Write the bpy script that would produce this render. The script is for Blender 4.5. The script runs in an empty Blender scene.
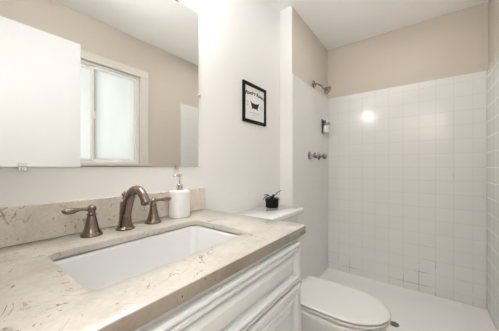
import bpy, bmesh, math, random
from mathutils import Vector, Matrix
random.seed(4)
PI = math.pi
SC = bpy.context.scene
COL = SC.collection

# ------------------------------------------------------------------ camera
CAM_Z, CAM_D, PSI = 1.094, 0.901, math.radians(36.94)
cd = bpy.data.cameras.new('camera')
cam = bpy.data.objects.new('camera', cd)
COL.objects.link(cam)
cam.location = (0, -CAM_D, CAM_Z)
cam.rotation_euler = (PI/2, 0, PSI - PI/2)
cd.sensor_width = 36.0
cd.sensor_fit = 'HORIZONTAL'
cd.lens = 36.0*229.2/499
cd.shift_y = 1.37/499
cd.clip_start = 0.01
SC.camera = cam

# ------------------------------------------------------------------ world, light, exposure
SKY_STRENGTH = 4.0
LAMP_STRENGTH = 27.0
HALL_FILL_WATTS = 62.0
CEILING_FILL_WATTS = 0.75
SHOWER_FILL_WATTS = 2.6
EXPOSURE = 0.25
w = bpy.data.worlds.new('sky')
SC.world = w
w.use_nodes = True
bg = w.node_tree.nodes['Background']
bg.inputs[0].default_value = (0.97, 0.98, 0.98, 1)
bg.inputs[1].default_value = SKY_STRENGTH
SC.view_settings.view_transform = 'Standard'
SC.view_settings.look = 'None'
SC.view_settings.gamma = 1.0
SC.view_settings.use_curve_mapping = False
SC.view_settings.exposure = EXPOSURE


# ------------------------------------------------------------------ materials
def new_mat(name):
    m = bpy.data.materials.new(name)
    m.use_nodes = True
    nt = m.node_tree
    return m, nt, nt.nodes['Principled BSDF']


def N(nt, t, **kw):
    n = nt.nodes.new(t)
    for k, v in kw.items():
        if k.startswith('i_'):
            n.inputs[k[2:]].default_value = v
        else:
            setattr(n, k, v)
    return n


def L(nt, a, b):
    nt.links.new(a, b)


def math_node(nt, op, a, b=None, c=None, clamp=False):
    n = nt.nodes.new('ShaderNodeMath')
    n.operation = op
    n.use_clamp = clamp
    for i, v in enumerate((a, b, c)):
        if v is None:
            continue
        if isinstance(v, (int, float)):
            n.inputs[i].default_value = v
        else:
            L(nt, v, n.inputs[i])
    return n.outputs[0]


def mix_col(nt, fac, a, b):
    n = nt.nodes.new('ShaderNodeMix')
    n.data_type = 'RGBA'
    for i, v in ((0, fac), (6, a), (7, b)):
        if isinstance(v, (int, float)):
            n.inputs[i].default_value = v
        elif isinstance(v, tuple):
            n.inputs[i].default_value = v if len(v) == 4 else (*v, 1)
        else:
            L(nt, v, n.inputs[i])
    return n.outputs[2]


def simple(name, col, rough=0.5, metal=0.0, coat=0.0, var=0.0, scale=30.0, bump=0.0, bscale=200.0, spec=None):
    """principled surface with a little procedural mottling and bump"""
    m, nt, b = new_mat(name)
    b.inputs['Roughness'].default_value = rough
    b.inputs['Metallic'].default_value = metal
    if coat:
        b.inputs['Coat Weight'].default_value = coat
        b.inputs['Coat Roughness'].default_value = 0.05
    if spec is not None:
        b.inputs['Specular IOR Level'].default_value = spec
    tc = N(nt, 'ShaderNodeTexCoord')
    nz = N(nt, 'ShaderNodeTexNoise')
    nz.inputs['Scale'].default_value = scale
    nz.inputs['Detail'].default_value = 3
    L(nt, tc.outputs['Object'], nz.inputs['Vector'])
    d = tuple(max(0, c*(1-var)) for c in col)
    h = tuple(min(1, c*(1+var)) for c in col)
    L(nt, mix_col(nt, nz.outputs['Fac'], d, h), b.inputs['Base Color'])
    if bump:
        n2 = N(nt, 'ShaderNodeTexNoise')
        n2.inputs['Scale'].default_value = bscale
        n2.inputs['Detail'].default_value = 4
        L(nt, tc.outputs['Object'], n2.inputs['Vector'])
        bp = N(nt, 'ShaderNodeBump')
        bp.inputs['Strength'].default_value = bump
        bp.inputs['Distance'].default_value = 0.002
        L(nt, n2.outputs['Fac'], bp.inputs['Height'])
        L(nt, bp.outputs['Normal'], b.inputs['Normal'])
    return m


PAINT = (0.635, 0.57, 0.49)
PAINT_LIGHT = (0.865, 0.845, 0.82)
M = {}
M['paint'] = simple('wall_paint', PAINT, 0.62, var=0.012, scale=3, bump=0.12, bscale=260)
M['paint_light'] = simple('pale_wall_paint', PAINT_LIGHT, 0.62, var=0.012, scale=3, bump=0.12, bscale=260)
M['ceil'] = simple('ceiling_paint', (0.93, 0.92, 0.90), 0.8, var=0.01, scale=4, bump=0.15, bscale=180)
M['white'] = simple('white_satin_paint', (0.71, 0.71, 0.70), 0.30, var=0.01, scale=8, bump=0.04, bscale=120)
M['trim'] = simple('white_trim_paint', (0.73, 0.685, 0.61), 0.35, var=0.01, scale=8)
M['door'] = simple('white_door_paint', (0.84, 0.845, 0.835), 0.4, var=0.008, scale=4, bump=0.03, bscale=90)
M['vinyl'] = simple('white_vinyl', (0.88, 0.87, 0.83), 0.3, var=0.01)
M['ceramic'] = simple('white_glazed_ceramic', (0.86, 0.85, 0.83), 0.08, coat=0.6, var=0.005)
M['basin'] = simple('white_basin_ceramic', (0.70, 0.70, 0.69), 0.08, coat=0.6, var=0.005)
M['seat'] = simple('white_seat_plastic', (0.70, 0.685, 0.66), 0.22, var=0.005)
M['acrylic'] = simple('white_acrylic', (0.93, 0.905, 0.875), 0.22, var=0.015, scale=6)
M['nickel'] = simple('brushed_bronze_nickel', (0.225, 0.178, 0.145), 0.27, 1.0, var=0.06, scale=60, bump=0.03, bscale=600)
M['chrome'] = simple('chrome', (0.30, 0.28, 0.265), 0.07, 1.0, var=0.02)
M['chrome_bright'] = simple('polished_chrome', (0.78, 0.77, 0.75), 0.06, 1.0, var=0.02)
M['dark_chrome'] = simple('dark_drain_metal', (0.20, 0.19, 0.18), 0.35, 1.0, var=0.1)
M['black'] = simple('black_frame_paint', (0.005, 0.0045, 0.0045), 0.55, var=0.1, spec=0.2)
M['pot'] = simple('black_pot_glaze', (0.003, 0.003, 0.003), 0.55, var=0.2, spec=0.2)
M['soil'] = simple('potting_soil', (0.03, 0.02, 0.014), 0.95, var=0.4, scale=300, bump=0.8, bscale=400)
M['leaf'] = simple('dark_green_leaf', (0.018, 0.030, 0.013), 0.4, var=0.4, scale=90)
M['paper'] = simple('white_print_paper', (0.86, 0.85, 0.83), 0.6, var=0.008)
M['ink'] = simple('black_ink', (0.015, 0.014, 0.014), 0.7, var=0.1)
M['ink_grey'] = simple('grey_ink', (0.42, 0.41, 0.40), 0.7, var=0.05)
M['bottle'] = simple('white_soap_bottle', (0.87, 0.86, 0.84), 0.3, var=0.01)
M['dark_gap'] = simple('dark_rubber', (0.05, 0.045, 0.04), 0.7, var=0.1)
M['floor'] = simple('pale_vinyl_floor', (0.66, 0.62, 0.57), 0.4, var=0.12, scale=9, bump=0.05)

# mirror glass
m, nt, b = new_mat('mirror_silver')
b.inputs['Base Color'].default_value = (0.93, 0.935, 0.92, 1)
b.inputs['Metallic'].default_value = 1
b.inputs['Roughness'].default_value = 0.0
M['mirror'] = m
M['mirror_edge'] = simple('ground_glass_edge', (0.75, 0.78, 0.75), 0.15, var=0.02)

# picture glass: thin clear sheet
m, nt, b = new_mat('frosted_pane')
for n in list(nt.nodes):
    nt.nodes.remove(n)
out = N(nt, 'ShaderNodeOutputMaterial')
tl = N(nt, 'ShaderNodeBsdfTranslucent')
gl = N(nt, 'ShaderNodeBsdfGlossy')
gl.inputs['Roughness'].default_value = 0.3
tc = N(nt, 'ShaderNodeTexCoord')
wv = N(nt, 'ShaderNodeTexNoise')
wv.inputs['Scale'].default_value = 7
mp = N(nt, 'ShaderNodeMapping')
mp.inputs['Scale'].default_value = (1.0, 1.0, 0.35)
L(nt, tc.outputs['Object'], mp.inputs['Vector'])
L(nt, mp.outputs['Vector'], wv.inputs['Vector'])
L(nt, mix_col(nt, wv.outputs['Fac'], (0.46, 0.47, 0.455), (0.54, 0.54, 0.53)), tl.inputs['Color'])
mx = N(nt, 'ShaderNodeMixShader')
mx.inputs[0].default_value = 0.05
L(nt, tl.outputs[0], mx.inputs[1])
L(nt, gl.outputs[0], mx.inputs[2])
L(nt, mx.outputs[0], out.inputs[0])
M['frosted'] = m

# glowing lamp glass
m, nt, b = new_mat('lit_opal_glass')
b.inputs['Base Color'].default_value = (0.9, 0.88, 0.84, 1)
b.inputs['Roughness'].default_value = 0.3
b.inputs['Emission Color'].default_value = (0.945, 0.955, 1.0, 1)
b.inputs['Emission Strength'].default_value = LAMP_STRENGTH
M['lamp'] = m


def stone(name, c0, c1, speck, vein, edge_specks=1.0):
    m, nt, b = new_mat(name)
    tc = N(nt, 'ShaderNodeTexCoord')
    P = tc.outputs['Object']
    n1 = N(nt, 'ShaderNodeTexNoise', i_Scale=9.0, i_Detail=6.0, i_Roughness=0.6)
    L(nt, P, n1.inputs['Vector'])
    r1 = N(nt, 'ShaderNodeValToRGB')
    r1.color_ramp.elements[0].position = 0.33
    r1.color_ramp.elements[1].position = 0.66
    r1.color_ramp.elements[0].color = (*c0, 1)
    r1.color_ramp.elements[1].color = (*c1, 1)
    L(nt, n1.outputs['Fac'], r1.inputs['Fac'])
    # fine grain
    n2 = N(nt, 'ShaderNodeTexNoise', i_Scale=120.0, i_Detail=3.0)
    L(nt, P, n2.inputs['Vector'])
    g = math_node(nt, 'MULTIPLY_ADD', n2.outputs['Fac'], 0.24, 0.88)
    mulc = N(nt, 'ShaderNodeVectorMath', operation='SCALE')
    L(nt, r1.outputs['Color'], mulc.inputs[0])
    L(nt, g, mulc.inputs['Scale'])
    base = mulc.outputs[0]
    # specks: small irregular pits, only where a broad noise allows
    wn = N(nt, 'ShaderNodeTexNoise', i_Scale=40.0, i_Detail=2.0)
    L(nt, P, wn.inputs['Vector'])
    off = N(nt, 'ShaderNodeVectorMath', operation='MULTIPLY_ADD')
    L(nt, wn.outputs['Color'], off.inputs[0])
    off.inputs[1].default_value = (0.03, 0.03, 0.03)
    L(nt, P, off.inputs[2])
    vo = N(nt, 'ShaderNodeTexVoronoi', i_Scale=95.0, i_Randomness=1.0)
    L(nt, off.outputs[0], vo.inputs['Vector'])
    sep = N(nt, 'ShaderNodeSeparateColor')
    L(nt, vo.outputs['Color'], sep.inputs[0])
    # radius depends on the cell; most cells get none
    rad = math_node(nt, 'MULTIPLY', math_node(nt, 'SUBTRACT', sep.outputs[0], 0.50), 0.55*edge_specks)
    sp = math_node(nt, 'MULTIPLY', math_node(nt, 'SUBTRACT', rad, vo.outputs['Distance']), 12.0, clamp=True)
    msk = N(nt, 'ShaderNodeTexNoise', i_Scale=11.0, i_Detail=2.0)
    L(nt, P, msk.inputs['Vector'])
    sm = math_node(nt, 'MULTIPLY', math_node(nt, 'SUBTRACT', msk.outputs['Fac'], 0.44), 7.0, clamp=True)
    sp = math_node(nt, 'MULTIPLY', sp, sm)
    c = mix_col(nt, math_node(nt, 'MULTIPLY', sp, 0.8), base, speck)
    vo2 = N(nt, 'ShaderNodeTexVoronoi', i_Scale=170.0, i_Randomness=1.0)
    L(nt, off.outputs[0], vo2.inputs['Vector'])
    sep2 = N(nt, 'ShaderNodeSeparateColor')
    L(nt, vo2.outputs['Color'], sep2.inputs[0])
    rad2 = math_node(nt, 'MULTIPLY', math_node(nt, 'SUBTRACT', sep2.outputs[0], 0.62), 0.9)
    sp2 = math_node(nt, 'MULTIPLY', math_node(nt, 'SUBTRACT', rad2, vo2.outputs['Distance']), 9.0, clamp=True)
    ms2 = N(nt, 'ShaderNodeTexNoise', i_Scale=17.0, i_Detail=3.0)
    L(nt, P, ms2.inputs['Vector'])
    sm2 = math_node(nt, 'MULTIPLY', math_node(nt, 'SUBTRACT', ms2.outputs['Fac'], 0.47), 8.0, clamp=True)
    c = mix_col(nt, math_node(nt, 'MULTIPLY', math_node(nt, 'MULTIPLY', sp2, sm2), 0.7), c, speck)
    # veins: thin level line of a distorted noise, broken up
    nv = N(nt, 'ShaderNodeTexNoise', i_Scale=8.5, i_Detail=4.0, i_Distortion=1.5)
    L(nt, P, nv.inputs['Vector'])
    dist = math_node(nt, 'ABSOLUTE', math_node(nt, 'SUBTRACT', nv.outputs['Fac'], 0.5))
    vl = math_node(nt, 'SUBTRACT', 1.0, math_node(nt, 'MULTIPLY', dist, 95.0), clamp=True)
    nb = N(nt, 'ShaderNodeTexNoise', i_Scale=19.0, i_Detail=2.0)
    L(nt, P, nb.inputs['Vector'])
    br = math_node(nt, 'MULTIPLY', math_node(nt, 'SUBTRACT', nb.outputs['Fac'], 0.50), 9.0, clamp=True)
    vf = math_node(nt, 'MULTIPLY', math_node(nt, 'MULTIPLY', vl, br), 0.9)
    c = mix_col(nt, vf, c, vein)
    L(nt, c, b.inputs['Base Color'])
    b.inputs['Roughness'].default_value = 0.17
    b.inputs['Coat Weight'].default_value = 0.25
    b.inputs['Coat Roughness'].default_value = 0.06
    return m


M['stone'] = stone('beige_marble', (0.48, 0.44, 0.375), (0.585, 0.55, 0.485), (0.20, 0.135, 0.08), (0.15, 0.105, 0.07), 1.1)
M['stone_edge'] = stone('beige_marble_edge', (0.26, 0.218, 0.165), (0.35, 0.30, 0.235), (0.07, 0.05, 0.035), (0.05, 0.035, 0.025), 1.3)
M['stone_splash'] = stone('greyer_beige_marble', (0.58, 0.53, 0.45), (0.75, 0.695, 0.605), (0.25, 0.19, 0.13), (0.24, 0.18, 0.13), 1.3)


def tile_mat(name, axis, origin):
    """square glazed wall tiles; axis = world axis index running along the wall"""
    m, nt, b = new_mat(name)
    g = N(nt, 'ShaderNodeNewGeometry')
    sx = N(nt, 'ShaderNodeSeparateXYZ')
    L(nt, g.outputs['Position'], sx.inputs[0])
    S = 0.111
    u = math_node(nt, 'DIVIDE', math_node(nt, 'SUBTRACT', sx.outputs[axis], origin), S)
    v = math_node(nt, 'DIVIDE', math_node(nt, 'SUBTRACT', sx.outputs[2], 1.757), S)

    def edge(t):
        f = math_node(nt, 'FRACT', t)
        return math_node(nt, 'SUBTRACT', 0.5, math_node(nt, 'ABSOLUTE', math_node(nt, 'SUBTRACT', f, 0.5)))
    e = math_node(nt, 'MINIMUM', edge(u), edge(v))
    grout = math_node(nt, 'SUBTRACT', 1.0, math_node(nt, 'DIVIDE', math_node(nt, 'SUBTRACT', e, 0.010), 0.012, clamp=True), clamp=True)
    # discoloured grout in patches, most of it low down
    ns = N(nt, 'ShaderNodeTexNoise', i_Scale=5.0, i_Detail=3.0)
    L(nt, g.outputs['Position'], ns.inputs['Vector'])
    lowz = math_node(nt, 'MULTIPLY', math_node(nt, 'SUBTRACT', 0.36, sx.outputs[2]), 0.55)
    lowz = math_node(nt, 'MAXIMUM', lowz, -0.06)
    st = math_node(nt, 'MULTIPLY', math_node(nt, 'SUBTRACT', math_node(nt, 'ADD', ns.outputs['Fac'], lowz), 0.61), 7.0, clamp=True)
    gcol = mix_col(nt, st, (0.715, 0.695, 0.665), (0.34, 0.32, 0.28))
    wn = N(nt, 'ShaderNodeTexWhiteNoise', noise_dimensions='2D')
    cv = N(nt, 'ShaderNodeCombineXYZ')
    L(nt, math_node(nt, 'FLOOR', u), cv.inputs[0])
    L(nt, math_node(nt, 'FLOOR', v), cv.inputs[1])
    L(nt, cv.outputs[0], wn.inputs['Vector'])
    tcol = mix_col(nt, wn.outputs['Value'], (0.82, 0.81, 0.785), (0.83, 0.82, 0.795))
    L(nt, mix_col(nt, grout, tcol, gcol), b.inputs['Base Color'])
    L(nt, math_node(nt, 'MULTIPLY_ADD', grout, 0.2, 0.14), b.inputs['Roughness'])
    n2 = N(nt, 'ShaderNodeTexNoise', i_Scale=9.0, i_Detail=1.0)
    L(nt, g.outputs['Position'], n2.inputs['Vector'])
    pil = math_node(nt, 'MULTIPLY', math_node(nt, 'MINIMUM', e, 0.09), 6.0)
    h = math_node(nt, 'ADD', math_node(nt, 'MULTIPLY', n2.outputs['Fac'], 0.7), pil)
    bp = N(nt, 'ShaderNodeBump')
    bp.inputs['Strength'].default_value = 0.22
    bp.inputs['Distance'].default_value = 0.002
    L(nt, h, bp.inputs['Height'])
    L(nt, bp.outputs['Normal'], b.inputs['Normal'])
    return m


# ------------------------------------------------------------------ mesh helpers
BEVELLED = set()


def add_box(bm, x0, x1, y0, y1, z0, z1, bevel=0.0, seg=2):
    r = bmesh.ops.create_cube(bm, size=1.0)
    vs = r['verts']
    for v in vs:
        v.co = Vector(((x0+x1)/2 + v.co.x*(x1-x0), (y0+y1)/2 + v.co.y*(y1-y0), (z0+z1)/2 + v.co.z*(z1-z0)))
    if bevel:
        es = list({e for v in vs for e in v.link_edges})
        bmesh.ops.bevel(bm, geom=es, offset=bevel, segments=seg, profile=0.5, affect='EDGES', clamp_overlap=True)
        BEVELLED.add(id(bm))
    return bm


def add_loft(bm, loops, cap0=True, cap1=True, closed=True):
    rows = [[bm.verts.new(p) for p in lp] for lp in loops]
    n = len(rows[0])
    for a, b_ in zip(rows, rows[1:]):
        for i in range(n if closed else n-1):
            j = (i+1) % n
            try:
                bm.faces.new((a[i], a[j], b_[j], b_[i]))
            except ValueError:
                pass
    if cap0:
        bm.faces.new(rows[0][::-1])
    if cap1:
        bm.faces.new(rows[-1])
    return bm


def frame_of(d):
    d = Vector(d).normalized()
    a = Vector((0, 0, 1)) if abs(d.z) < 0.9 else Vector((1, 0, 0))
    s = d.cross(a).normalized()
    return s, d.cross(s).normalized(), d


def add_lathe(bm, prof, origin=(0, 0, 0), axis=(0, 0, 1), n=40, cap=True):
    """prof = [(radius, height)]; revolve about axis through origin"""
    s, t, d = frame_of(axis)
    o = Vector(origin)
    loops = []
    for r, h in prof:
        r = max(r, 1e-5)
        loops.append([o + d*h + (s*math.cos(2*PI*i/n) + t*math.sin(2*PI*i/n))*r for i in range(n)])
    return add_loft(bm, loops, cap, cap)


def smooth_path(pts, k=6):
    """Catmull-Rom through the points; each point is (x, y, z, r...)"""
    P = [pts[0]] + list(pts) + [pts[-1]]
    out = []
    for i in range(1, len(P)-2):
        for q in range(k):
            t = q/k
            out.append(tuple(0.5*((2*b) + (-a+c)*t + (2*a-5*b+4*c-d)*t*t + (-a+3*b-3*c+d)*t**3)
                             for a, b, c, d in zip(P[i-1], P[i], P[i+1], P[i+2])))
    out.append(tuple(pts[-1]))
    return out


def add_tube(bm, pts, n=16, side=None):
    """pts = (x, y, z, ra, rb); ra along the side vector, rb across it"""
    loops = []
    prev = None
    for i, p in enumerate(pts):
        a = Vector(pts[max(i-1, 0)][:3])
        c = Vector(pts[min(i+1, len(pts)-1)][:3])
        d = (c-a).normalized()
        if prev is None:
            s = Vector(side) if side else frame_of(d)[0]
        else:
            s = prev
        s = (s - d*s.dot(d)).normalized()
        prev = s
        t = d.cross(s)
        ra = p[3]
        rb = p[4] if len(p) > 4 else ra
        loops.append([Vector(p[:3]) + s*math.cos(2*PI*k/n)*ra + t*math.sin(2*PI*k/n)*rb for k in range(n)])
    return add_loft(bm, loops)


def add_ball(bm, c, r, sz=1.0, n=20):
    prof = [(r*math.sin(PI*i/12), -r*math.cos(PI*i/12)*sz) for i in range(13)]
    return add_lathe(bm, prof, c, (0, 0, 1), n)


def rrect(x0, x1, y0, y1, r, z, n=8):
    r = min(r, (x1-x0)/2-1e-4, (y1-y0)/2-1e-4)
    pts = []
    for cx, cy, a0 in ((x1-r, y1-r, 0), (x0+r, y1-r, 90), (x0+r, y0+r, 180), (x1-r, y0+r, 270)):
        for i in range(n+1):
            a = math.radians(a0 + 90*i/n)
            pts.append(Vector((cx+r*math.cos(a), cy+r*math.sin(a), z)))
    return pts


def origin_of(o):
    v = Vector((0, 0, 0))
    while o is not None:
        v += o.location
        o = o.parent
    return v


def obj(name, bm, mat, parent=None, smooth=True, angle=35, loc=None):
    """one mesh object out of world-space geometry; its origin is its parent's (or loc)"""
    base = origin_of(parent) if parent else Vector(loc or (0, 0, 0))
    bmesh.ops.recalc_face_normals(bm, faces=bm.faces)
    bmesh.ops.translate(bm, verts=bm.verts, vec=-base)
    me = bpy.data.meshes.new(name)
    if smooth:
        for f in bm.faces:
            f.smooth = True
        lim = math.radians(angle)
        for e in bm.edges:
            if len(e.link_faces) == 2 and e.calc_face_angle(0) > lim:
                e.smooth = False
    flat = id(bm) in BEVELLED
    BEVELLED.discard(id(bm))
    bm.to_mesh(me)
    bm.free()
    for mm in (mat if isinstance(mat, (list, tuple)) else [mat]):
        me.materials.append(mm)
    o = bpy.data.objects.new(name, me)
    COL.objects.link(o)
    if flat and smooth:
        md = o.modifiers.new('weighted_normals', 'WEIGHTED_NORMAL')
        md.keep_sharp = True
    if parent:
        o.parent = parent
    else:
        o.location = base
    return o


def BM():
    return bmesh.new()


def box(*a, **k):
    return add_box(BM(), *a, **k)


def thing(name, label, cat, loc, group=None):
    o = bpy.data.objects.new(name, None)
    COL.objects.link(o)
    o.location = loc
    o.empty_display_size = 0.05
    o['label'] = label
    o['category'] = cat
    if group:
        o['group'] = group
    return o


def tag(o, label, cat, group=None):
    o['label'] = label
    o['category'] = cat
    if group:
        o['group'] = group
    return o


def struct(name, bm, mat, label, cat, parent=None, smooth=False):
    o = obj(name, bm, mat, parent, smooth=smooth)
    o['kind'] = 'structure'
    if not parent:
        o['label'] = label
        o['category'] = cat
    return o


# ------------------------------------------------------------------ dimensions
W = 1.296            # mirror wall (y = 0) to window wall (y = -W)
XB = 2.437           # shower back wall
XS = 1.602           # where the shower begins
YF = -0.104          # furred-out shower wall
H = 2.328            # ceiling
XN = -0.05           # door wall, room side
TT = 1.812           # top of the tiles
TB = 0.032           # bottom of the tiles
T = 0.12
CT = 0.88            # counter top
CX = 0.375           # vanity centre

# ------------------------------------------------------------------ room shell
struct('floor', box(-1.5, XB+T, -W-0.6, 0.5, -0.1, 0.0), M['floor'], 'pale vinyl floor under the vanity and toilet', 'floor')
struct('ceiling', box(-1.5, XB+T, -W-0.6, 0.5, H, H+0.1), M['ceil'], 'off white ceiling over the bathroom and shower', 'ceiling')
struct('wall_left', box(XN-T, XB+T, 0.0, T, 0, H), M['paint_light'],
       'warm white wall carrying the mirror and the small picture', 'wall')
o = struct('wall_shower', box(XS, XB, YF, -0.0005, 0, H), [M['paint'], M['paint_light']],
           'projecting beige wall section carrying the shower head', 'wall')
for f in o.data.polygons:
    f.material_index = 1 if f.normal.x < -0.5 else 0      # the narrow return is painted with the mirror wall
struct('wall_back', box(XB, XB+T, -W-T, 0.0, 0, H), M['paint'], 'beige end wall above the white shower tiles', 'wall')
# window wall, opening x 0.365..1.135, z 1.125..1.965
WX0, WX1, WZ0, WZ1 = 0.365, 1.135, 1.125, 1.962
bm = BM()
add_box(bm, XN-T, WX0, -W-T, -W, 0, H)
add_box(bm, WX1, XB, -W-T, -W, 0, H)
add_box(bm, WX0, WX1, -W-T, -W, 0, WZ0)
add_box(bm, WX0, WX1, -W-T, -W, WZ1, H)
struct('wall_right', bm, M['paint'], 'beige wall with the frosted window, seen in the mirror', 'wall')
# door wall with the doorway the photograph is taken from
DY0, DY1, DZ = -1.255, -0.585, 2.045
bm = BM()
add_box(bm, XN-T, XN, DY1, -0.0005, 0, H)
add_box(bm, XN-T, XN, -W+0.0005, DY0, 0, H)
add_box(bm, XN-T, XN, DY0, DY1, DZ, H)
struct('wall_front', bm, M['paint'], 'beige wall with the doorway at the near end of the bathroom', 'wall')
# hallway beyond the doorway
bm = BM()
add_box(bm, -1.4, -1.28, -1.75, 0.45, 0, H)
add_box(bm, -1.4, XN-T-0.001, -1.87, -1.75, 0, H)
add_box(bm, -1.4, XN-T-0.001, 0.33, 0.45, 0, H)
add_box(bm, XN-T, XN-0.02, -1.75, -W-T-0.001, 0, H)
add_box(bm, XN-T, XN-0.02, T+0.001, 0.33, 0, H)
struct('wall_hallway', bm, M['paint'], 'warm white hallway walls outside the doorway', 'wall')
# skirting boards
struct('baseboard_left', box(0.80, XS-0.0005, -0.014, -0.0005, 0, 0.09, bevel=0.003), M['trim'],
       'white baseboard behind the toilet', 'baseboard')
struct('baseboard_right', box(XN, XS-0.002, -W+0.0005, -W+0.014, 0, 0.09, bevel=0.003), M['trim'],
       'white baseboard under the window', 'baseboard')
# tiled panels of the shower
th = 0.008
bm = add_box(BM(), XS-0.001, XB, YF-th, YF-0.0002, TB, TT, bevel=0.004, seg=3)
struct('wall_shower_tile', bm, tile_mat('tile_side', 0, XS+0.004), 'white square tiles on the shower head wall', 'wall tile', smooth=True)
bm = add_box(BM(), XB-th, XB-0.0002, -W+th, YF-th, TB, TT, bevel=0.003, seg=3)
struct('wall_back_tile', bm, tile_mat('tile_back', 1, YF), 'white square tiles on the end wall of the shower', 'wall tile', smooth=True)
bm = add_box(BM(), XS-0.001, XB, -W+0.0002, -W+th, TB, TT, bevel=0.004, seg=3)
struct('wall_right_tile', bm, tile_mat('tile_right', 0, XS+0.004), 'white square tiles on the right wall of the shower', 'wall tile', smooth=True)
# window casing, stool
bm = BM()
c = 0.08
add_box(bm, WX0-c, WX0, -W+0.0005, -W+0.016, WZ0, WZ1, bevel=0.004)
add_box(bm, WX1, WX1+c, -W+0.0005, -W+0.016, WZ0, WZ1, bevel=0.004)
add_box(bm, WX0-c, WX1+c, -W+0.0005, -W+0.016, WZ1, WZ1+0.068, bevel=0.004)
struct('trim_1', bm, M['trim'], 'white painted casing around the frosted window', 'window casing', smooth=True)
bm = add_box(BM(), WX0-c-0.03, WX1+c+0.035, -W+0.0005, -W+0.034, WZ0-0.022, WZ0-0.0005, bevel=0.006, seg=3)
struct('trim_2', bm, M['trim'], 'white window stool along the bottom of the frosted window', 'window sill', smooth=True)
# window: frame > sash (two) > pane
bm = BM()
fy0, fy1 = -W-0.085, -W-0.012
fw = 0.018
g = 0.001
add_box(bm, WX0+g, WX0+fw, fy0, fy1, WZ0+g, WZ1-g, bevel=0.003)
add_box(bm, WX1-fw, WX1-g, fy0, fy1, WZ0+g, WZ1-g, bevel=0.003)
add_box(bm, WX0+fw, WX1-fw, fy0, fy1, WZ0+g, WZ0+fw, bevel=0.003)
add_box(bm, WX0+fw, WX1-fw, fy0, fy1, WZ1-fw, WZ1-g, bevel=0.003)
win = struct('window_1', bm, M['vinyl'], 'white sliding window with frosted glass, reflected in the mirror', 'window', smooth=True)
mid = 0.755


def sash(x0, x1, y0, y1):
    bm = BM()
    z0, z1, s = WZ0+fw+0.001, WZ1-fw-0.004, 0.019
    add_box(bm, x0, x0+s, y0, y1, z0, z1, bevel=0.003)
    add_box(bm, x1-s, x1, y0, y1, z0, z1, bevel=0.003)
    add_box(bm, x0+s, x1-s, y0, y1, z0, z0+s, bevel=0.003)
    add_box(bm, x0+s, x1-s, y0, y1, z1-s, z1, bevel=0.003)
    o = obj('sash', bm, M['vinyl'], win)
    ym = (y0+y1)/2
    obj('pane', box(x0+s-0.003, x1-s+0.003, ym-0.002, ym+0.002, z0+s-0.003, z1-s+0.003), M['frosted'], o, smooth=False)
    return o


sash(WX0+fw+0.001, mid+0.017, -W-0.075, -W-0.051)
sash(mid-0.017, WX1-fw-0.001, -W-0.046, -W-0.022)
bm = box(mid-0.008, mid+0.008, -W-0.0215, -W-0.012, 1.50, 1.56, bevel=0.003)
obj('latch', bm, M['vinyl'], win)
# door frame and the open door folded back against the window wall
bm = BM()
add_box(bm, XN-T-0.012, XN+0.012, DY1, DY1+0.055, 0, DZ+0.055, bevel=0.003)
add_box(bm, XN-T-0.012, XN+0.012, DY0-0.038, DY0, 0, DZ+0.055, bevel=0.003)
add_box(bm, XN-T-0.012, XN+0.012, DY0, DY1, DZ, DZ+0.055, bevel=0.003)
struct('trim_3', bm, M['trim'], 'white casing around the doorway', 'door casing', smooth=True)
dy0, dy1 = -1.231, -1.196
door = struct('door_1', box(-0.030, 0.625, dy0, dy1, 0.012, 2.03, bevel=0.002), M['door'],
              'plain white door standing open flat along the window wall', 'door', smooth=True)
for z in (0.25, 1.05, 1.80):
    bm = BM()
    add_lathe(bm, [(0.006, 0), (0.006, 0.09)], (-0.035, dy0-0.004, z), (0, 0, 1), 16)
    add_box(bm, -0.033, 0.0, dy0-0.0015, dy0, z, z+0.09)
    obj('hinge', bm, M['nickel'], door)
bm = BM()
add_lathe(bm, [(0.030, 0), (0.028, 0.006), (0.012, 0.010), (0.011, 0.03), (0.024, 0.04), (0.028, 0.05), (0.024, 0.062), (0.001, 0.066)],
          (0.565, dy1, 0.95), (0, 1, 0), 28)
obj('knob', bm, M['nickel'], door)

# ------------------------------------------------------------------ shower pan
pan = thing('shower_pan', 'white shower pan on the floor below the tiled walls', 'shower pan', (2.02, -0.70, 0))
px0, px1, py0, py1 = XS+0.001, XB-0.0012, -W+0.0012, YF-0.0012
loops = [rrect(px0, px1, py0, py1, 0.004, 0.0005), rrect(px0, px1, py0, py1, 0.004, 0.0310)]
for d, z, dl in ((0.0005, 0.0314, 0.0005), (0.0085, 0.0313, 0.050), (0.013, 0.0300, 0.062), (0.022, 0.0265, 0.072), (0.036, 0.0225, 0.084),
                 (0.055, 0.0195, 0.098), (0.08, 0.0175, 0.12), (0.12, 0.0160, 0.15)):
    loops.append(rrect(px0+dl, px1-d, py0+d, py1-d, max(0.004, d*0.9), z))
loops.append(rrect(1.823, 1.893, -0.785, -0.715, 0.034, 0.011))
obj('basin', add_loft(BM(), loops), M['acrylic'], pan, angle=60)
bm = BM()
add_lathe(bm, [(0.028, 0), (0.028, 0.003), (0.022, 0.0045), (0.001, 0.0045)], (1.858, -0.750, 0.0112), (0, 0, 1), 32)
dr = obj('drain', bm, M['dark_chrome'], pan)
dr['label'] = 'dark round metal drain'

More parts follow.
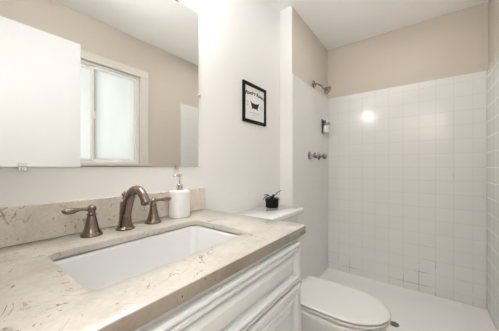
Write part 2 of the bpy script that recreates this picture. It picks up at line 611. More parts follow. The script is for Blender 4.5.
# ------------------------------------------------------------------ vanity
van = thing('vanity_cabinet', 'white vanity cabinet with framed drawer front under the marble counter', 'cabinet', (CX, -0.27, 0))
vx0, vx1, vyf, vz1 = -0.036, 0.797, -0.5405, 0.8475
bm = BM()
add_box(bm, vx0, vx0+0.018, vyf, -0.002, 0.0, vz1)
add_box(bm, vx1-0.018, vx1, vyf, -0.002, 0.0, vz1)
add_box(bm, vx0+0.018, vx1-0.018, -0.010, -0.002, 0.0, vz1)
add_box(bm, vx0+0.018, vx1-0.018, vyf+0.02, -0.010, 0.10, 0.118)
add_box(bm, vx0+0.018, vx1-0.018, vyf, vyf+0.02, 0.822, vz1)
add_box(bm, vx0+0.018, vx1-0.018, vyf, vyf+0.02, 0.668, 0.696)
add_box(bm, vx0+0.018, vx1-0.018, vyf, vyf+0.02, 0.10, 0.13)
add_box(bm, vx0+0.018, vx0+0.05, vyf, vyf+0.02, 0.13, 0.822)
add_box(bm, vx1-0.05, vx1-0.018, vyf, vyf+0.02, 0.13, 0.822)
add_box(bm, 0.284, 0.308, vyf, vyf+0.02, 0.13, 0.668)
add_box(bm, 0.442, 0.466, vyf, vyf+0.02, 0.13, 0.668)
add_box(bm, vx0+0.018, vx1-0.018, vyf+0.05, vyf+0.066, 0.0, 0.10)
obj('body', bm, M['white'], van)


def panel_front(name, x0, x1, z0, z1, rail=0.030, y=vyf):
    """raised-frame front: bevelled rails, ogee step, recess, raised field"""
    yf = y-0.016
    cx, cz = (x0+x1)/2, (z0+z1)/2

    def rect(ins, yy):
        return [Vector((x0+ins, yy, z0+ins)), Vector((x1-ins, yy, z0+ins)), Vector((x1-ins, yy, z1-ins)), Vector((x0+ins, yy, z1-ins))]
    prof = [(0.0, y-0.0006), (0.0, yf+0.006), (0.002, yf+0.002), (0.006, yf), (rail-0.020, yf), (rail-0.0185, yf+0.006), (rail-0.0145, yf+0.006), (rail-0.0130, yf-0.001), (rail-0.007, yf-0.002),
            (rail-0.003, yf+0.001), (rail-0.001, yf+0.0135), (rail+0.005, yf+0.0145), (rail+0.007, yf+0.013),
            (rail+0.020, yf+0.005), (rail+0.022, yf+0.003), (rail+0.026, yf+0.002)]
    loops = [rect(a, b_) for a, b_ in prof]
    bm = add_loft(BM(), loops)
    return obj(name, bm, M['white'], van, angle=25)


panel_front('drawer_front', -0.006, 0.760, 0.689, 0.8275)
panel_front('door', 0.456, 0.763, 0.105, 0.680, 0.045)
panel_front('door', -0.008, 0.294, 0.105, 0.680, 0.045)
panel_front('drawer', 0.300, 0.450, 0.395, 0.680, 0.030)
panel_front('drawer', 0.300, 0.450, 0.105, 0.389, 0.030)


def stone_slab(name, outer, holes, z0, z1, mat, bevel=0.0025):
    bm = BM()
    es = []
    for lp in [outer] + holes:
        vs = [bm.verts.new((p[0], p[1], z1)) for p in lp]
        es += [bm.edges.new((vs[i], vs[(i+1) % len(vs)])) for i in range(len(vs))]
    bmesh.ops.triangle_fill(bm, use_beauty=True, use_dissolve=False, edges=es)
    fs = list(bm.faces)
    r = bmesh.ops.extrude_face_region(bm, geom=fs)
    nv = [v for v in r['geom'] if isinstance(v, bmesh.types.BMVert)]
    bmesh.ops.translate(bm, verts=nv, vec=(0, 0, z0-z1))
    x_lo, x_hi = min(p[0] for p in outer), max(p[0] for p in outer)
    y_lo, y_hi = min(p[1] for p in outer), max(p[1] for p in outer)
    for v in nv:                    # the outer edge is built up, the slab itself is thinner
        if x_lo+0.02 < v.co.x < x_hi-0.02 and y_lo+0.02 < v.co.y < y_hi-0.02:
            v.co.z = z1-0.020
    bmesh.ops.recalc_face_normals(bm, faces=bm.faces)
    if bevel:
        sharp = [e for e in bm.edges if len(e.link_faces) == 2 and e.calc_face_angle(0) > 1.2
                 and abs(e.verts[0].co.z-e.verts[1].co.z) < 1e-5]
        bmesh.ops.bevel(bm, geom=sharp, offset=bevel, segments=2, profile=0.5, affect='EDGES')
    bm.normal_update()
    for f in bm.faces:
        c_ = f.calc_center_median()
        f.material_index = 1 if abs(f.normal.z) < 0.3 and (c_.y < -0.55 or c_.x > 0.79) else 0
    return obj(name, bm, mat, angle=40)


cx0, cx1 = -0.0435, 0.802
SX0, SX1, SY0, SY1, SR = 0.149, 0.609, -0.448, -0.165, 0.024
outer = rrect(cx0, cx1, -0.559, -0.0005, 0.003, 0, 2)
hole = rrect(SX0, SX1, SY0, SY1, SR, 0, 8)
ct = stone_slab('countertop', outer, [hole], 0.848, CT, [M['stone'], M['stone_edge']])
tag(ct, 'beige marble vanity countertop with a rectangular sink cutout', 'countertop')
bs = obj('backsplash', box(cx0, cx1, -0.0145, -0.0006, CT+0.0004, CT+0.1057, bevel=0.0015), M['stone_splash'])
tag(bs, 'greyish beige marble backsplash strip along the mirror wall behind the faucet', 'backsplash')

# undermount sink
sink = thing('sink', 'white rectangular undermount basin set below the marble counter', 'sink', ((SX0+SX1)/2, (SY0+SY1)/2, 0.70))
loops = []
o_ = 0.022
zt = 0.8565
loops.append(rrect(SX0-o_, SX1+o_, SY0-o_, SY1+o_, SR+o_, zt-0.018))
loops.append(rrect(SX0-o_, SX1+o_, SY0-o_, SY1+o_, SR+o_, zt))
for d, z in ((-0.004, zt), (0.0, zt-0.002), (0.003, zt-0.010), (0.010, zt-0.06), (0.020, zt-0.105), (0.032, zt-0.130), (0.055, zt-0.145), (0.085, zt-0.150)):
    loops.append(rrect(SX0+d, SX1-d, SY0+d, SY1-d, SR+0.002, z))
loops.append(rrect(CX-0.023, CX+0.023, -0.345, -0.299, 0.0228, zt-0.154))
inner_n = len(loops)
# outer skin back up
loops.append(rrect(CX-0.03, CX+0.03, -0.352, -0.292, 0.0298, zt-0.170))
loops.append(rrect(SX0+0.05, SX1-0.05, SY0+0.05, SY1-0.05, SR, zt-0.168))
loops.append(rrect(SX0+0.0, SX1-0.0, SY0+0.0, SY1-0.0, SR, zt-0.12))
loops.append(rrect(SX0-0.01, SX1+0.01, SY0-0.01, SY1+0.01, SR, zt-0.019))
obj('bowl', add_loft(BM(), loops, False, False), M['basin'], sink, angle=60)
bm = add_lathe(BM(), [(0.022, 0), (0.021, 0.003), (0.016, 0.004), (0.012, 0.002), (0.001, 0.006)], (CX, -0.322, zt-0.1535), (0, 0, 1), 28)
d_ = obj('drain', bm, M['nickel'], sink)
d_['label'] = 'bronze toned pop up drain'

# ------------------------------------------------------------------ faucet: spout and two lever handles
FY = -0.078
sp = thing('faucet', 'brushed bronze widespread faucet with arched spout and two lever handles behind the sink', 'faucet', (CX, FY, CT))
bm = BM()
add_lathe(bm, [(0.030, 0.0004), (0.030, 0.004), (0.028, 0.0065), (0.025, 0.008), (0.0235, 0.012), (0.001, 0.012)], (CX, FY-0.004, CT), (0, 0, 1), 40)
obj('base_flange', bm, M['nickel'], sp)
bm = BM()


def ell(cy, z, rx, ry, n=28, tilt=0.0):
    return [Vector((CX+rx*math.cos(2*PI*i/n), cy+ry*math.sin(2*PI*i/n), z+tilt*ry*math.sin(2*PI*i/n))) for i in range(n)]


add_loft(bm, [ell(FY-0.004, CT+0.012, 0.0225, 0.0235), ell(FY-0.004, CT+0.020, 0.0205, 0.0225), ell(FY-0.004, CT+0.040, 0.018, 0.0215),
              ell(FY-0.007, CT+0.062, 0.0175, 0.0245), ell(FY-0.011, CT+0.080, 0.0178, 0.0275), ell(FY-0.014, CT+0.092, 0.0182, 0.0300, tilt=-0.05),
              ell(FY-0.016, CT+0.097, 0.0172, 0.0290, tilt=-0.15), ell(FY-0.018, CT+0.099, 0.011, 0.020, tilt=-0.2)])
obj('body', bm, M['nickel'], sp)
bm = BM()
path = smooth_path([(CX, FY-0.010, CT+0.055, 0.0155, 0.020), (CX, FY-0.024, CT+0.092, 0.0160, 0.021), (CX, FY-0.043, CT+0.121, 0.0150, 0.0180),
                    (CX, FY-0.072, CT+0.1375, 0.0140, 0.0150), (CX, FY-0.102, CT+0.137, 0.0135, 0.0138), (CX, FY-0.126, CT+0.122, 0.0132, 0.0132),
                    (CX, FY-0.139, CT+0.104, 0.0130, 0.0130)], 7)
add_tube(bm, path, 20, side=(1, 0, 0))
spout = obj('spout', bm, M['nickel'], sp)
e0 = Vector(path[-1][:3])
dv = (e0 - Vector(path[-3][:3])).normalized()
bm = add_lathe(BM(), [(0.0135, -0.006), (0.0150, -0.004), (0.0150, 0.004), (0.0135, 0.006), (0.010, 0.0065), (0.009, 0.003), (0.001, 0.003)], e0, dv, 24)
obj('aerator', bm, M['nickel'], spout)
bm = BM()
add_lathe(bm, [(0.0035, 0.088), (0.0035, 0.103), (0.0070, 0.105), (0.0070, 0.108), (0.004, 0.110), (0.0075, 0.113), (0.0090, 0.118), (0.0075, 0.123), (0.0035, 0.126), (0.0035, 0.1275), (0.0015, 0.130), (0.0003, 0.1305)],
          (CX, FY+0.004, CT), (0, 0, 1), 20)
obj('lift_rod', bm, M['nickel'], sp)


def handle(x, sgn):
    o = (x, FY+0.002, CT)
    bm = add_lathe(BM(), [(0.0300, 0.0004), (0.0300, 0.004), (0.0285, 0.0065), (0.0262, 0.0085), (0.0235, 0.013), (0.0190, 0.026), (0.0158, 0.042),
                          (0.0132, 0.056), (0.0115, 0.063), (0.0001, 0.064)], o, (0, 0, 1), 40)
    t = obj('handle', bm, M['nickel'], sp)
    bm = add_lathe(BM(), [(0.0118, 0.0642), (0.0135, 0.066), (0.0135, 0.068), (0.0105, 0.070), (0.0095, 0.073), (0.0118, 0.0775), (0.0128, 0.083), (0.0118, 0.0885),
                          (0.0085, 0.0925), (0.0045, 0.094), (0.0042, 0.0955), (0.002, 0.0975), (0.0001, 0.098)], o, (0, 0, 1), 32)
    obj('hub', bm, M['nickel'], t)
    z = CT+0.0835
    pts = smooth_path([(x+sgn*0.008, o[1], z, 0.0065, 0.0065), (x+sgn*0.022, o[1]-0.001, z+0.0015, 0.0052, 0.0052), (x+sgn*0.036, o[1]-0.002, z+0.0015, 0.0062, 0.0060),
                       (x+sgn*0.050, o[1]-0.003, z+0.0005, 0.0100, 0.0090), (x+sgn*0.063, o[1]-0.004, z+0.001, 0.0105, 0.0090), (x+sgn*0.072, o[1]-0.004, z+0.0025, 0.0065, 0.0055),
                       (x+sgn*0.076, o[1]-0.004, z+0.0035, 0.0015, 0.0015)], 5)
    obj('lever', add_tube(BM(), pts, 18, side=(0, 1, 0)), M['nickel'], t)
    return t


handle(0.276, -1)
handle(0.482, 1)

# ------------------------------------------------------------------ soap dispenser
sx, sy = 0.612, -0.062
soap = thing('soap_dispenser', 'white cylindrical soap dispenser with a metal pump beside the faucet', 'soap dispenser', (sx, sy, CT))
bm = BM()
prof = [(0.001, 0.0006), (0.040, 0.0006), (0.0435, 0.003), (0.0440, 0.008)]
for i in range(44):
    z = 0.010 + i*0.0021
    prof.append((0.0443 if i % 2 else 0.0437, z))
prof += [(0.0440, 0.105), (0.0425, 0.1105), (0.038, 0.113), (0.016, 0.1135), (0.001, 0.1135)]
add_lathe(bm, prof, (sx, sy, CT), (0, 0, 1), 56)
obj('bottle', bm, M['bottle'], soap)
bm = add_lathe(BM(), [(0.0145, 0.1137), (0.0145, 0.137), (0.013, 0.139), (0.006, 0.140), (0.0001, 0.140)], (sx, sy, CT), (0, 0, 1), 32)
obj('collar', bm, M['chrome_bright'], soap)
bm = add_lathe(BM(), [(0.0042, 0.1402), (0.0042, 0.171), (0.0085, 0.172), (0.0095, 0.175), (0.009, 0.182), (0.006, 0.184), (0.0001, 0.184)], (sx, sy, CT), (0, 0, 1), 24)
add_tube(bm, smooth_path([(sx-0.004, sy-0.001, CT+0.178, 0.0048), (sx-0.022, sy-0.006, CT+0.1785, 0.0043), (sx-0.034, sy-0.009, CT+0.176, 0.0036), (sx-0.038, sy-0.010, CT+0.171, 0.0030)], 4), 14)
obj('pump', bm, M['chrome_bright'], soap)

# ------------------------------------------------------------------ mirror and its clips
MX0, MX1, MZ0, MZ1 = -0.014, 0.7644, 1.094, 1.863
mir = thing('wall_mirror', 'large frameless rectangular mirror on the wall above the backsplash', 'mirror', ((MX0+MX1)/2, 0, MZ0))
obj('edge', box(MX0, MX1, -0.0050, -0.0006, MZ0, MZ1), M['mirror_edge'], mir, smooth=False)
obj('glass', box(MX0+0.0006, MX1-0.0006, -0.0062, -0.0051, MZ0+0.0006, MZ1-0.0006), M['mirror'], mir, smooth=False)


def clip(x, z, dx, dz):
    bm = BM()
    hw = 0.009
    if dz:
        add_box(bm, x-hw, x+hw, -0.0090, -0.0064, min(z, z+dz*0.011)-0.0, max(z, z+dz*0.011), bevel=0.001)
        add_box(bm, x-hw, x+hw, -0.0090, -0.0006, min(z-dz*0.0006, z-dz*0.012), max(z-dz*0.0006, z-dz*0.012), bevel=0.001)
        add_lathe(bm, [(0.004, 0), (0.004, 0.001), (0.002, 0.002), (0.0001, 0.002)], (x, -0.0090, z-dz*0.0055), (0, -1, 0), 16)
    else:
        add_box(bm, min(x, x+dx*0.011), max(x, x+dx*0.011), -0.0090, -0.0064, z-hw, z+hw, bevel=0.001)
        add_box(bm, min(x-dx*0.0006, x-dx*0.012), max(x-dx*0.0006, x-dx*0.012), -0.0090, -0.0006, z-hw, z+hw, bevel=0.001)
        add_lathe(bm, [(0.004, 0), (0.004, 0.001), (0.002, 0.002), (0.0001, 0.002)], (x-dx*0.0055, -0.0090, z), (0, -1, 0), 16)
    return obj('clip', bm, M['chrome_bright'], mir)


for x in (0.131, 0.637):
    clip(x, MZ0, 0, 1)
    clip(x, MZ1, 0, -1)
clip(MX1, 1.449, -1, 0)
clip(MX0, 1.449, 1, 0)

# ------------------------------------------------------------------ vanity light above the mirror
vl = thing('vanity_light', 'three shade vanity light on the wall above the mirror', 'wall light', (CX, 0, 1.98))
obj('backplate', box(CX-0.28, CX+0.28, -0.022, -0.0006, 2.035, 2.095, bevel=0.006, seg=3), M['nickel'], vl)
for dx in (-0.2, 0.0, 0.2):
    bm = add_tube(BM(), smooth_path([(CX+dx, -0.022, 2.065, 0.008), (CX+dx, -0.07, 2.075, 0.008), (CX+dx, -0.14, 2.068, 0.008), (CX+dx, -0.155, 2.045, 0.010)], 4), 14)
    add_lathe(bm, [(0.020, 2.030), (0.026, 2.034), (0.024, 2.046), (0.010, 2.050), (0.0001, 2.050)], (CX+dx, -0.155, 0), (0, 0, 1), 24)
    obj('arm', bm, M['nickel'], vl)
    bm = add_lathe(BM(), [(0.0001, 1.925), (0.040, 1.926), (0.056, 1.933), (0.060, 1.945), (0.056, 1.97), (0.046, 2.0), (0.034, 2.02), (0.024, 2.0295), (0.0001, 2.0295)], (CX+dx, -0.155, 0), (0, 0, 1), 32)
    o = obj('shade', bm, M['lamp'], vl)
    o['label'] = 'lit opal glass shade'

# ------------------------------------------------------------------ unseen uplighter added in the hallway as soft fill through the doorway
hl = thing('hall_fill_lamp', 'tall unseen uplighter added in the hallway as fill light for the bathroom', 'floor lamp', (-0.72, -1.45, 0))
hx, hy = -0.72, -1.45
bm = add_lathe(BM(), [(0.0001, 0.0005), (0.13, 0.0005), (0.13, 0.012), (0.12, 0.02), (0.02, 0.028), (0.0001, 0.028)], (hx, hy, 0), (0, 0, 1), 36)
obj('base', bm, M['nickel'], hl)
bm = add_lathe(BM(), [(0.012, 0.0285), (0.012, 1.55), (0.0001, 1.55)], (hx, hy, 0), (0, 0, 1), 16)
obj('pole', bm, M['nickel'], hl)
bm = add_lathe(BM(), [(0.0001, 1.551), (0.03, 1.552), (0.10, 1.58), (0.17, 1.63), (0.176, 1.63), (0.105, 1.572), (0.03, 1.5515)][:4] + [(0.165, 1.63), (0.096, 1.588), (0.03, 1.562), (0.0001, 1.560)], (hx, hy, 0), (0, 0, 1), 36)
obj('bowl_shade', bm, M['white'], hl)
ld = bpy.data.lights.new('lamp', 'AREA')
ld.shape = 'DISK'
ld.size = 0.24
ld.energy = HALL_FILL_WATTS
ld.color = (0.91, 0.945, 1.0)
lo = bpy.data.objects.new('lamp', ld)
COL.objects.link(lo)
lo.parent = hl
lo.location = (0, 0, 1.625)
lo.rotation_euler = (PI, 0, 0)

# ------------------------------------------------------------------ tilted fill lamp added on the hallway floor, unseen, to brighten the bathroom ceiling
ux, uy, uz = -0.55, -0.95, 0.26
sl = thing('fill_spot', 'small unseen fill lamp added on the hallway floor to brighten the bathroom ceiling', 'fill_spot', (ux, uy, 0))
ud = Vector((math.cos(math.radians(40)), 0.04, math.sin(math.radians(40)))).normalized()
bm = add_lathe(BM(), [(0.0001, 0.0005), (0.09, 0.0005), (0.09, 0.010), (0.02, 0.018), (0.012, 0.022), (0.012, 0.16), (0.0001, 0.16)], (ux-0.02, uy, 0), (0, 0, 1), 32)
obj('stand', bm, M['nickel'], sl)
bm = add_lathe(BM(), [(0.0001, -0.115), (0.05, -0.11), (0.075, -0.08), (0.085, -0.006), (0.080, -0.006), (0.07, -0.075), (0.045, -0.102), (0.0001, -0.106)], (ux, uy, uz), ud, 36)
obj('head', bm, M['nickel'], sl)
ld = bpy.data.lights.new('lamp', 'AREA')
ld.shape = 'DISK'
ld.size = 0.15
ld.spread = math.radians(38)
ld.energy = CEILING_FILL_WATTS
ld.color = (1.0, 0.95, 0.88)
lo = bpy.data.objects.new('lamp', ld)
COL.objects.link(lo)
lo.parent = sl
lo.location = (0, 0, uz)
lo.rotation_euler = ud.to_track_quat('-Z', 'Y').to_euler()

# ------------------------------------------------------------------ fill light added on the ceiling, out of view, to brighten the shower
sl = thing('shower_fill_light', 'round unseen fill light added on the ceiling to brighten the shower', 'ceiling light', (1.70, -0.72, H))
bm = add_lathe(BM(), [(0.14, 0.0005), (0.14, 0.016), (0.133, 0.02), (0.0001, 0.02)], (1.70, -0.72, H), (0, 0, -1), 40)
obj('base', bm, M['white'], sl)
ld = bpy.data.lights.new('lamp', 'AREA')
ld.shape = 'DISK'
ld.size = 0.24
ld.energy = SHOWER_FILL_WATTS
ld.color = (1.0, 0.98, 0.98)
lo = bpy.data.objects.new('lamp', ld)
COL.objects.link(lo)
lo.parent = sl
lo.location = (0, 0, -0.024)

# ------------------------------------------------------------------ framed picture
PX0, PX1, PZ0, PZ1 = 1.121, 1.382, 1.383, 1.641
pic = thing('framed_picture', 'small black framed print with a bathtub drawing and the words Powder Room', 'picture', ((PX0+PX1)/2, 0, PZ0))
bm = BM()
fwid, fdep = 0.020, 0.013
lo_ = [Vector((PX0, 0, PZ0)), Vector((PX1, 0, PZ0)), Vector((PX1, 0, PZ1)), Vector((PX0, 0, PZ1))]


def prect(ins, y):
    return [Vector((PX0+ins, y, PZ0+ins)), Vector((PX1-ins, y, PZ0+ins)), Vector((PX1-ins, y, PZ1-ins)), Vector((PX0+ins, y, PZ1-ins))]


add_loft(bm, [prect(0, -0.0008), prect(0, -fdep+0.002), prect(0.002, -fdep), prect(fwid-0.002, -fdep), prect(fwid, -fdep+0.002), prect(fwid, -0.0052), prect(fwid, -0.0008)], False, False)
obj('frame', bm, M['black'], pic, angle=25)
pr = obj('print', box(PX0+fwid, PX1-fwid, -0.005, -0.001, PZ0+fwid, PZ1-fwid), M['paper'], pic, smooth=False)
pcx, pcz = (PX0+PX1)/2, (PZ0+PZ1)/2


def text_bm(s, size, arch=0.0, shear=0.0, bold=0.0):
    cu = bpy.data.curves.new('lettering', 'FONT')
    cu.body = s
    cu.size = size
    cu.align_x = 'CENTER'
    cu.shear = shear
    cu.offset = bold
    cu.extrude = 0.0
    o = bpy.data.objects.new('lettering', cu)
    COL.objects.link(o)
    dg = bpy.context.evaluated_depsgraph_get()
    me = bpy.data.meshes.new_from_object(o.evaluated_get(dg))
    bm = BM()
    bm.from_mesh(me)
    bpy.data.objects.remove(o)
    bpy.data.curves.remove(cu)
    bpy.data.meshes.remove(me)
    xs = [v.co.x for v in bm.verts]
    hw = max(map(abs, xs)) or 1
    for v in bm.verts:
        v.co.y += arch*(1-(v.co.x/hw)**2)
    return bm


bm = text_bm('Powder Room', 0.0355, arch=0.013, shear=0.25, bold=0.0012)
for v in bm.verts:
    v.co = Vector((pcx + v.co.x, -0.0054, pcz+0.046 + v.co.y))
r = bmesh.ops.extrude_face_region(bm, geom=list(bm.faces))
bmesh.ops.translate(bm, verts=[v for v in r['geom'] if isinstance(v, bmesh.types.BMVert)], vec=(0, 0.0003, 0))
obj('lettering', bm, M['ink'], pr, smooth=False)
# bathtub drawing: tub with a rolled rim on two feet, a flat printed shape
bm = BM()


def ink_poly(bm, pts, y0=-0.0054, y1=-0.0051):
    add_loft(bm, [[Vector((pcx+a, y0, pcz+b_)) for a, b_ in pts], [Vector((pcx+a, y1, pcz+b_)) for a, b_ in pts]])


ink_poly(bm, [(-0.052, 0.010), (-0.045, 0.013), (-0.030, 0.006), (0.0, 0.003), (0.030, 0.006), (0.045, 0.013), (0.052, 0.010), (0.044, 0.002), (0.036, -0.020), (0.024, -0.030), (-0.024, -0.030), (-0.036, -0.020), (-0.044, 0.002)])
ink_poly(bm, [(-0.034, -0.026), (-0.022, -0.030), (-0.028, -0.036), (-0.036, -0.036)])
ink_poly(bm, [(0.022, -0.030), (0.034, -0.026), (0.036, -0.036), (0.028, -0.036)])
obj('bathtub_drawing', bm, M['ink'], pr, smooth=False)
# blocks of small print, too small to read in the photograph
for cx_, cw, rows in ((-0.080, 0.6, ((0.004, 0.028), (-0.007, 0.020), (-0.018, 0.026))), (0.080, 0.6, ((-0.004, 0.026), (-0.015, 0.030), (-0.026, 0.022))),
                      (0.0, 0.5, ((-0.062, 0.120), (-0.076, 0.05)))):
    bm = BM()
    for dz, ww in rows:
        k = int(ww/0.006)
        for i in range(k):
            a = cx_ - ww/2 + i*ww/k
            ink_poly(bm, [(a, dz), (a+ww/k*cw, dz), (a+ww/k*cw, dz+0.005), (a, dz+0.005)])
    obj('small_print', bm, M['ink_grey'], pr, smooth=False)

# ------------------------------------------------------------------ toilet
TX = 1.190
tl_ = thing('toilet', 'white two piece toilet with closed lid between the vanity and shower', 'toilet', (TX, -0.40, 0))


def egg(yb, yc, yt, a, z, back=0.97, n=20, dx=-0.006, cr=0.016):
    """outline: half ellipse to the tip at yt, straight-ish sides and rounded corners at the back yb"""
    pts = []
    for i in range(n+1):
        t = PI*i/n
        pts.append(Vector((TX+dx+a*math.cos(t), yc-(yc-yt)*math.sin(t), z)))
    # left side back to the rear
    m_ = 8
    for i in range(1, m_+1):
        t = i/m_
        pts.append(Vector((TX+dx-a*(1-(1-back)*t*t), yc+(yb-yc-cr)*t, z)))
    ab = a*back
    for i in range(1, 7):
        t = PI/2*i/6
        pts.append(Vector((TX+dx-ab+cr*(1-math.cos(t)), yb-cr+cr*math.sin(t), z)))
    for i in range(0, 6):
        t = PI/2*i/6
        pts.append(Vector((TX+dx+ab-cr+cr*math.sin(t), yb-cr+cr*math.cos(t), z)))
    for i in range(0, m_):
        t = 1-i/m_
        pts.append(Vector((TX+dx+a*(1-(1-back)*t*t), yc+(yb-yc-cr)*t, z)))
    return pts


def grow(yb, yc, yt, a, d, z):
    return egg(yb-d, yc, yt+d, a-d, z)


LB, LC, LT_, LA, LZ = -0.350, -0.597, -0.793, 0.1545, 0.440
bm = add_loft(BM(), [grow(LB, LC, LT_, LA, 0.010, LZ-0.0125), grow(LB, LC, LT_, LA, 0.002, LZ-0.0115), grow(LB, LC, LT_, LA, 0.0, LZ-0.008), grow(LB, LC, LT_, LA, 0.003, LZ-0.004),
                     grow(LB, LC, LT_, LA, 0.010, LZ-0.0008), grow(LB, LC, LT_, LA, 0.03, LZ), grow(LB, LC, LT_, LA, 0.10, LZ+0.002)])
obj('lid', bm, M['seat'], tl_, angle=50)
zs = LZ-0.0165
bm = add_loft(BM(), [grow(LB, LC, LT_, LA, 0.014, zs-0.0165), grow(LB, LC, LT_, LA, 0.003, zs-0.0145), grow(LB, LC, LT_, LA, 0.0, zs-0.008), grow(LB, LC, LT_, LA, 0.003, zs-0.002), grow(LB, LC, LT_, LA, 0.014, zs)])
obj('seat', bm, M['seat'], tl_, angle=50)
zb = zs-0.0215
bm = BM()
BL = []
for (yb, yc, yt, a, z, bk) in ((-0.10, -0.36, -0.60, 0.105, 0.0005, 0.95), (-0.10, -0.36, -0.60, 0.105, 0.03, 0.95), (-0.11, -0.37, -0.585, 0.098, 0.08, 0.95), (-0.12, -0.40, -0.59, 0.098, 0.16, 0.95),
                               (-0.12, -0.46, -0.64, 0.115, 0.23, 0.95), (-0.10, -0.53, -0.735, 0.137, 0.30, 0.95), (-0.06, -0.57, -0.776, 0.150, zb-0.03, 0.98), (-0.04, -0.58, -0.786, 0.154, zb-0.010, 1.0),
                               (-0.042, -0.58, -0.784, 0.152, zb-0.002, 1.0), (-0.05, -0.58, -0.776, 0.145, zb, 1.0)):
    BL.append(egg(yb, yc, yt, a, z, bk))
add_loft(bm, BL)
obj('bowl', bm, M['ceramic'], tl_, angle=50)
for s_ in (-1, 1):
    bm = add_lathe(BM(), [(0.011, 0), (0.012, 0.003), (0.012, 0.022), (0.009, 0.026), (0.0001, 0.026)], (TX+s_*0.075, -0.322, zb+0.0005), (0, 0, 1), 20)
    obj('hinge', bm, M['seat'], tl_)
# tank: narrower at the bottom, bowed front
tz0, tz1 = zb+0.001, 0.781


def tank_loop(hw, yf_, yb_, r, z, bow=0.005):
    pts = rrect(TX-hw, TX+hw, yf_, yb_, r, z, 6)
    for p in pts:
        if p.y < (yf_+yb_)/2:
            p.y -= bow*(1-((p.x-TX)/hw)**2)
    return pts


bm = add_loft(BM(), [tank_loop(0.205, -0.205, -0.045, 0.03, tz0), tank_loop(0.222, -0.225, -0.035, 0.03, tz0+0.02), tank_loop(0.235, -0.238, -0.030, 0.03, tz0+0.18), tank_loop(0.240, -0.243, -0.028, 0.03, tz1)])
obj('tank', bm, M['ceramic'], tl_, angle=50)
TZ = 0.821
bm = add_loft(BM(), [tank_loop(0.246, -0.250, -0.022, 0.03, tz1+0.0006), tank_loop(0.258, -0.264, -0.018, 0.020, tz1+0.004), tank_loop(0.264, -0.270, -0.016, 0.020, tz1+0.010), tank_loop(0.264, -0.270, -0.016, 0.020, TZ-0.008),
                     tank_loop(0.262, -0.268, -0.018, 0.018, TZ-0.002), tank_loop(0.257, -0.263, -0.022, 0.016, TZ)])
obj('tank_lid', bm, M['ceramic'], tl_, angle=50)
bm = add_lathe(BM(), [(0.014, 0), (0.014, 0.006), (0.007, 0.009), (0.007, 0.018), (0.0001, 0.019)], (TX-0.17, -0.2485, 0.725), (0, -1, 0), 20)
add_tube(bm, smooth_path([(TX-0.175, -0.264, 0.725, 0.006), (TX-0.15, -0.268, 0.722, 0.0055), (TX-0.115, -0.266, 0.716, 0.0065), (TX-0.105, -0.265, 0.714, 0.004)], 4), 12)
fl = obj('flush_lever', bm, M['chrome'], tl_)
fl['label'] = 'chrome flush lever'

# ------------------------------------------------------------------ potted plant on the tank
qx, qy, qz = 1.330, -0.092, TZ+0.0006
pl = thing('potted_plant', 'small dark leafed plant in a black pot on the toilet tank', 'plant', (qx, qy, qz))
bm = add_lathe(BM(), [(0.0001, 0), (0.040, 0), (0.0425, 0.003), (0.0430, 0.010), (0.0430, 0.054), (0.0415, 0.0565), (0.0365, 0.056), (0.036, 0.050), (0.0001, 0.050)], (qx, qy, qz), (0, 0, 1), 36)
obj('pot', bm, M['pot'], pl)
bm = add_lathe(BM(), [(0.0355, 0.0502), (0.03, 0.053), (0.015, 0.055), (0.0001, 0.055)], (qx, qy, qz), (0, 0, 1), 24)
obj('soil', bm, M['soil'], pl)
RGT = Vector((math.sin(PSI), -math.cos(PSI), 0))     # a horizontal direction along which most leaves spread
FWD = Vector((math.cos(PSI), math.sin(PSI), 0))


def leaf(pts, wid, droop=0.0):
    """pts along the leaf as (right, forward, up) from the soil centre; a folded blade with thickness"""
    bm = BM()
    P = smooth_path([tuple(p) for p in pts], 5)
    n = len(P)
    loops = []
    for i, p in enumerate(P):
        t = i/(n-1)
        c = Vector((qx, qy, qz+0.053)) + RGT*p[0] + FWD*p[1] + Vector((0, 0, p[2]))
        a = P[max(i-1, 0)]
        b_ = P[min(i+1, n-1)]
        d = (RGT*(b_[0]-a[0]) + FWD*(b_[1]-a[1]) + Vector((0, 0, b_[2]-a[2]))).normalized()
        s = d.cross(Vector((0, 0, 1)))
        if s.length < 0.05:
            s = FWD.copy()
        s.normalize()
        u = s.cross(d).normalized()
        hw = 1.5*wid*(math.sin(PI*min(1, 0.12+0.88*t))**0.7) + 0.0006
        tk = 0.0009
        loops.append([c + s*hw + u*hw*0.35, c + u*tk, c - s*hw + u*hw*0.35, c - s*hw*0.98 + u*(hw*0.35-tk), c - u*tk, c + s*hw*0.98 + u*(hw*0.35-tk)])
    add_loft(bm, loops)
    return obj('leaf', bm, M['leaf'], pl, angle=60)


leaf([(0, 0, 0), (-0.012, 0.0, 0.018), (-0.032, -0.004, 0.022), (-0.050, -0.006, 0.010), (-0.062, -0.008, -0.004)], 0.0075)
leaf([(-0.006, 0.004, 0), (-0.022, 0.008, 0.022), (-0.040, 0.012, 0.030), (-0.056, 0.014, 0.022)], 0.007)
leaf([(-0.004, -0.006, 0), (-0.018, -0.016, 0.012), (-0.036, -0.026, 0.010), (-0.050, -0.034, -0.006)], 0.007)
leaf([(0.004, 0, 0), (0.014, 0.002, 0.018), (0.034, 0.006, 0.040), (0.056, 0.010, 0.055), (0.068, 0.012, 0.058)], 0.0050)
leaf([(0.006, -0.004, 0), (0.020, -0.008, 0.012), (0.038, -0.012, 0.010), (0.050, -0.016, -0.004)], 0.006)
leaf([(0.002, 0.006, 0), (0.010, 0.018, 0.020), (0.016, 0.032, 0.028), (0.020, 0.044, 0.022)], 0.006)
leaf([(0, -0.004, 0), (0.002, -0.012, 0.018), (0.006, -0.022, 0.024), (0.010, -0.034, 0.014)], 0.006)

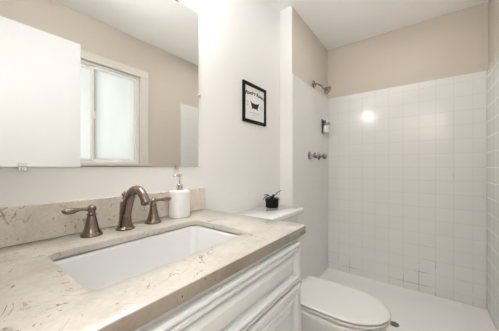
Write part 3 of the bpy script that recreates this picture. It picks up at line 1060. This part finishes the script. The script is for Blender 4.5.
# ------------------------------------------------------------------ shower fittings
YT = YF-th-0.0006
sh = thing('overhead_shower', 'chrome shower head on a short arm at the top edge of the tiles', 'shower', (2.02, YF, 1.846))
bm = add_lathe(BM(), [(0.036, 0.0086), (0.036, 0.011), (0.030, 0.017), (0.012, 0.019), (0.0001, 0.019)], (2.02, YF, 1.846), (0, -1, 0), 32)
obj('flange', bm, M['chrome'], sh)
bm = add_tube(BM(), smooth_path([(2.02, YF-0.012, 1.846, 0.0085), (2.02, YF-0.040, 1.842, 0.0085), (2.02, YF-0.072, 1.824, 0.0085), (2.02, YF-0.098, 1.800, 0.0085)], 6), 16)
obj('arm', bm, M['chrome'], sh)
hd = Vector((0, -0.76, -0.65)).normalized()
bm = add_lathe(BM(), [(0.0001, -0.008), (0.012, -0.006), (0.015, 0.003), (0.012, 0.011), (0.013, 0.018), (0.022, 0.027), (0.034, 0.040), (0.038, 0.046), (0.038, 0.053), (0.035, 0.056), (0.032, 0.054), (0.0001, 0.054)],
               (2.02, YF-0.100, 1.798), hd, 36)
obj('head', bm, M['chrome'], sh)


def valve(x, label):
    t = thing('shower_valve', label, 'shower valve', (x, YF, 1.193), 'shower valve handles')
    o = (x, YT, 1.193)
    obj('flange', add_lathe(BM(), [(0.035, 0), (0.035, 0.003), (0.030, 0.009), (0.016, 0.015), (0.014, 0.024), (0.0001, 0.024)], o, (0, -1, 0), 32), M['chrome'], t)
    obj('stem', add_lathe(BM(), [(0.0095, 0.0242), (0.0095, 0.040), (0.0001, 0.040)], o, (0, -1, 0), 20), M['chrome'], t)
    bm = BM()
    loops = []
    for r, h in ((0.012, 0.0402), (0.022, 0.044), (0.026, 0.052), (0.026, 0.068), (0.022, 0.074), (0.008, 0.076)):
        loops.append([Vector((x + r*(1+0.10*math.cos(6*a))*math.cos(a), YT-h, 1.193 + r*(1+0.10*math.cos(6*a))*math.sin(a))) for a in [2*PI*i/48 for i in range(48)]])
    add_loft(bm, loops)
    obj('knob', bm, M['chrome'], t)


valve(1.925, 'chrome shower valve handle nearer the room, farther from the tile corner')
valve(2.145, 'chrome shower valve handle nearer the tiled corner')

dh = thing('soap_holder', 'small chrome wall bracket with a pale cup between shower head and valves', 'soap holder', (2.26, YF, 1.42))
bx = 2.255
obj('backplate', box(bx-0.042, bx+0.042, YT-0.006, YT, 1.420, 1.565, bevel=0.004), M['chrome'], dh)
bm = BM()
add_box(bm, bx-0.036, bx+0.036, YT-0.058, YT-0.0065, 1.508, 1.516, bevel=0.003)
add_box(bm, bx-0.036, bx+0.036, YT-0.064, YT-0.058, 1.506, 1.532, bevel=0.002)
add_lathe(bm, [(0.014, 0.0065), (0.014, 0.03), (0.011, 0.034), (0.0001, 0.034)], (bx, YT, 1.540), (0, -1, 0), 20)
obj('tray', bm, M['chrome'], dh)
bm = add_lathe(BM(), [(0.0001, 1.432), (0.024, 1.432), (0.027, 1.435), (0.028, 1.500), (0.026, 1.5025), (0.0001, 1.5025)], (bx, YT-0.036, 0), (0, 0, 1), 24)
cu_ = obj('cup', bm, M['bottle'], dh)
cu_['label'] = 'pale cup'
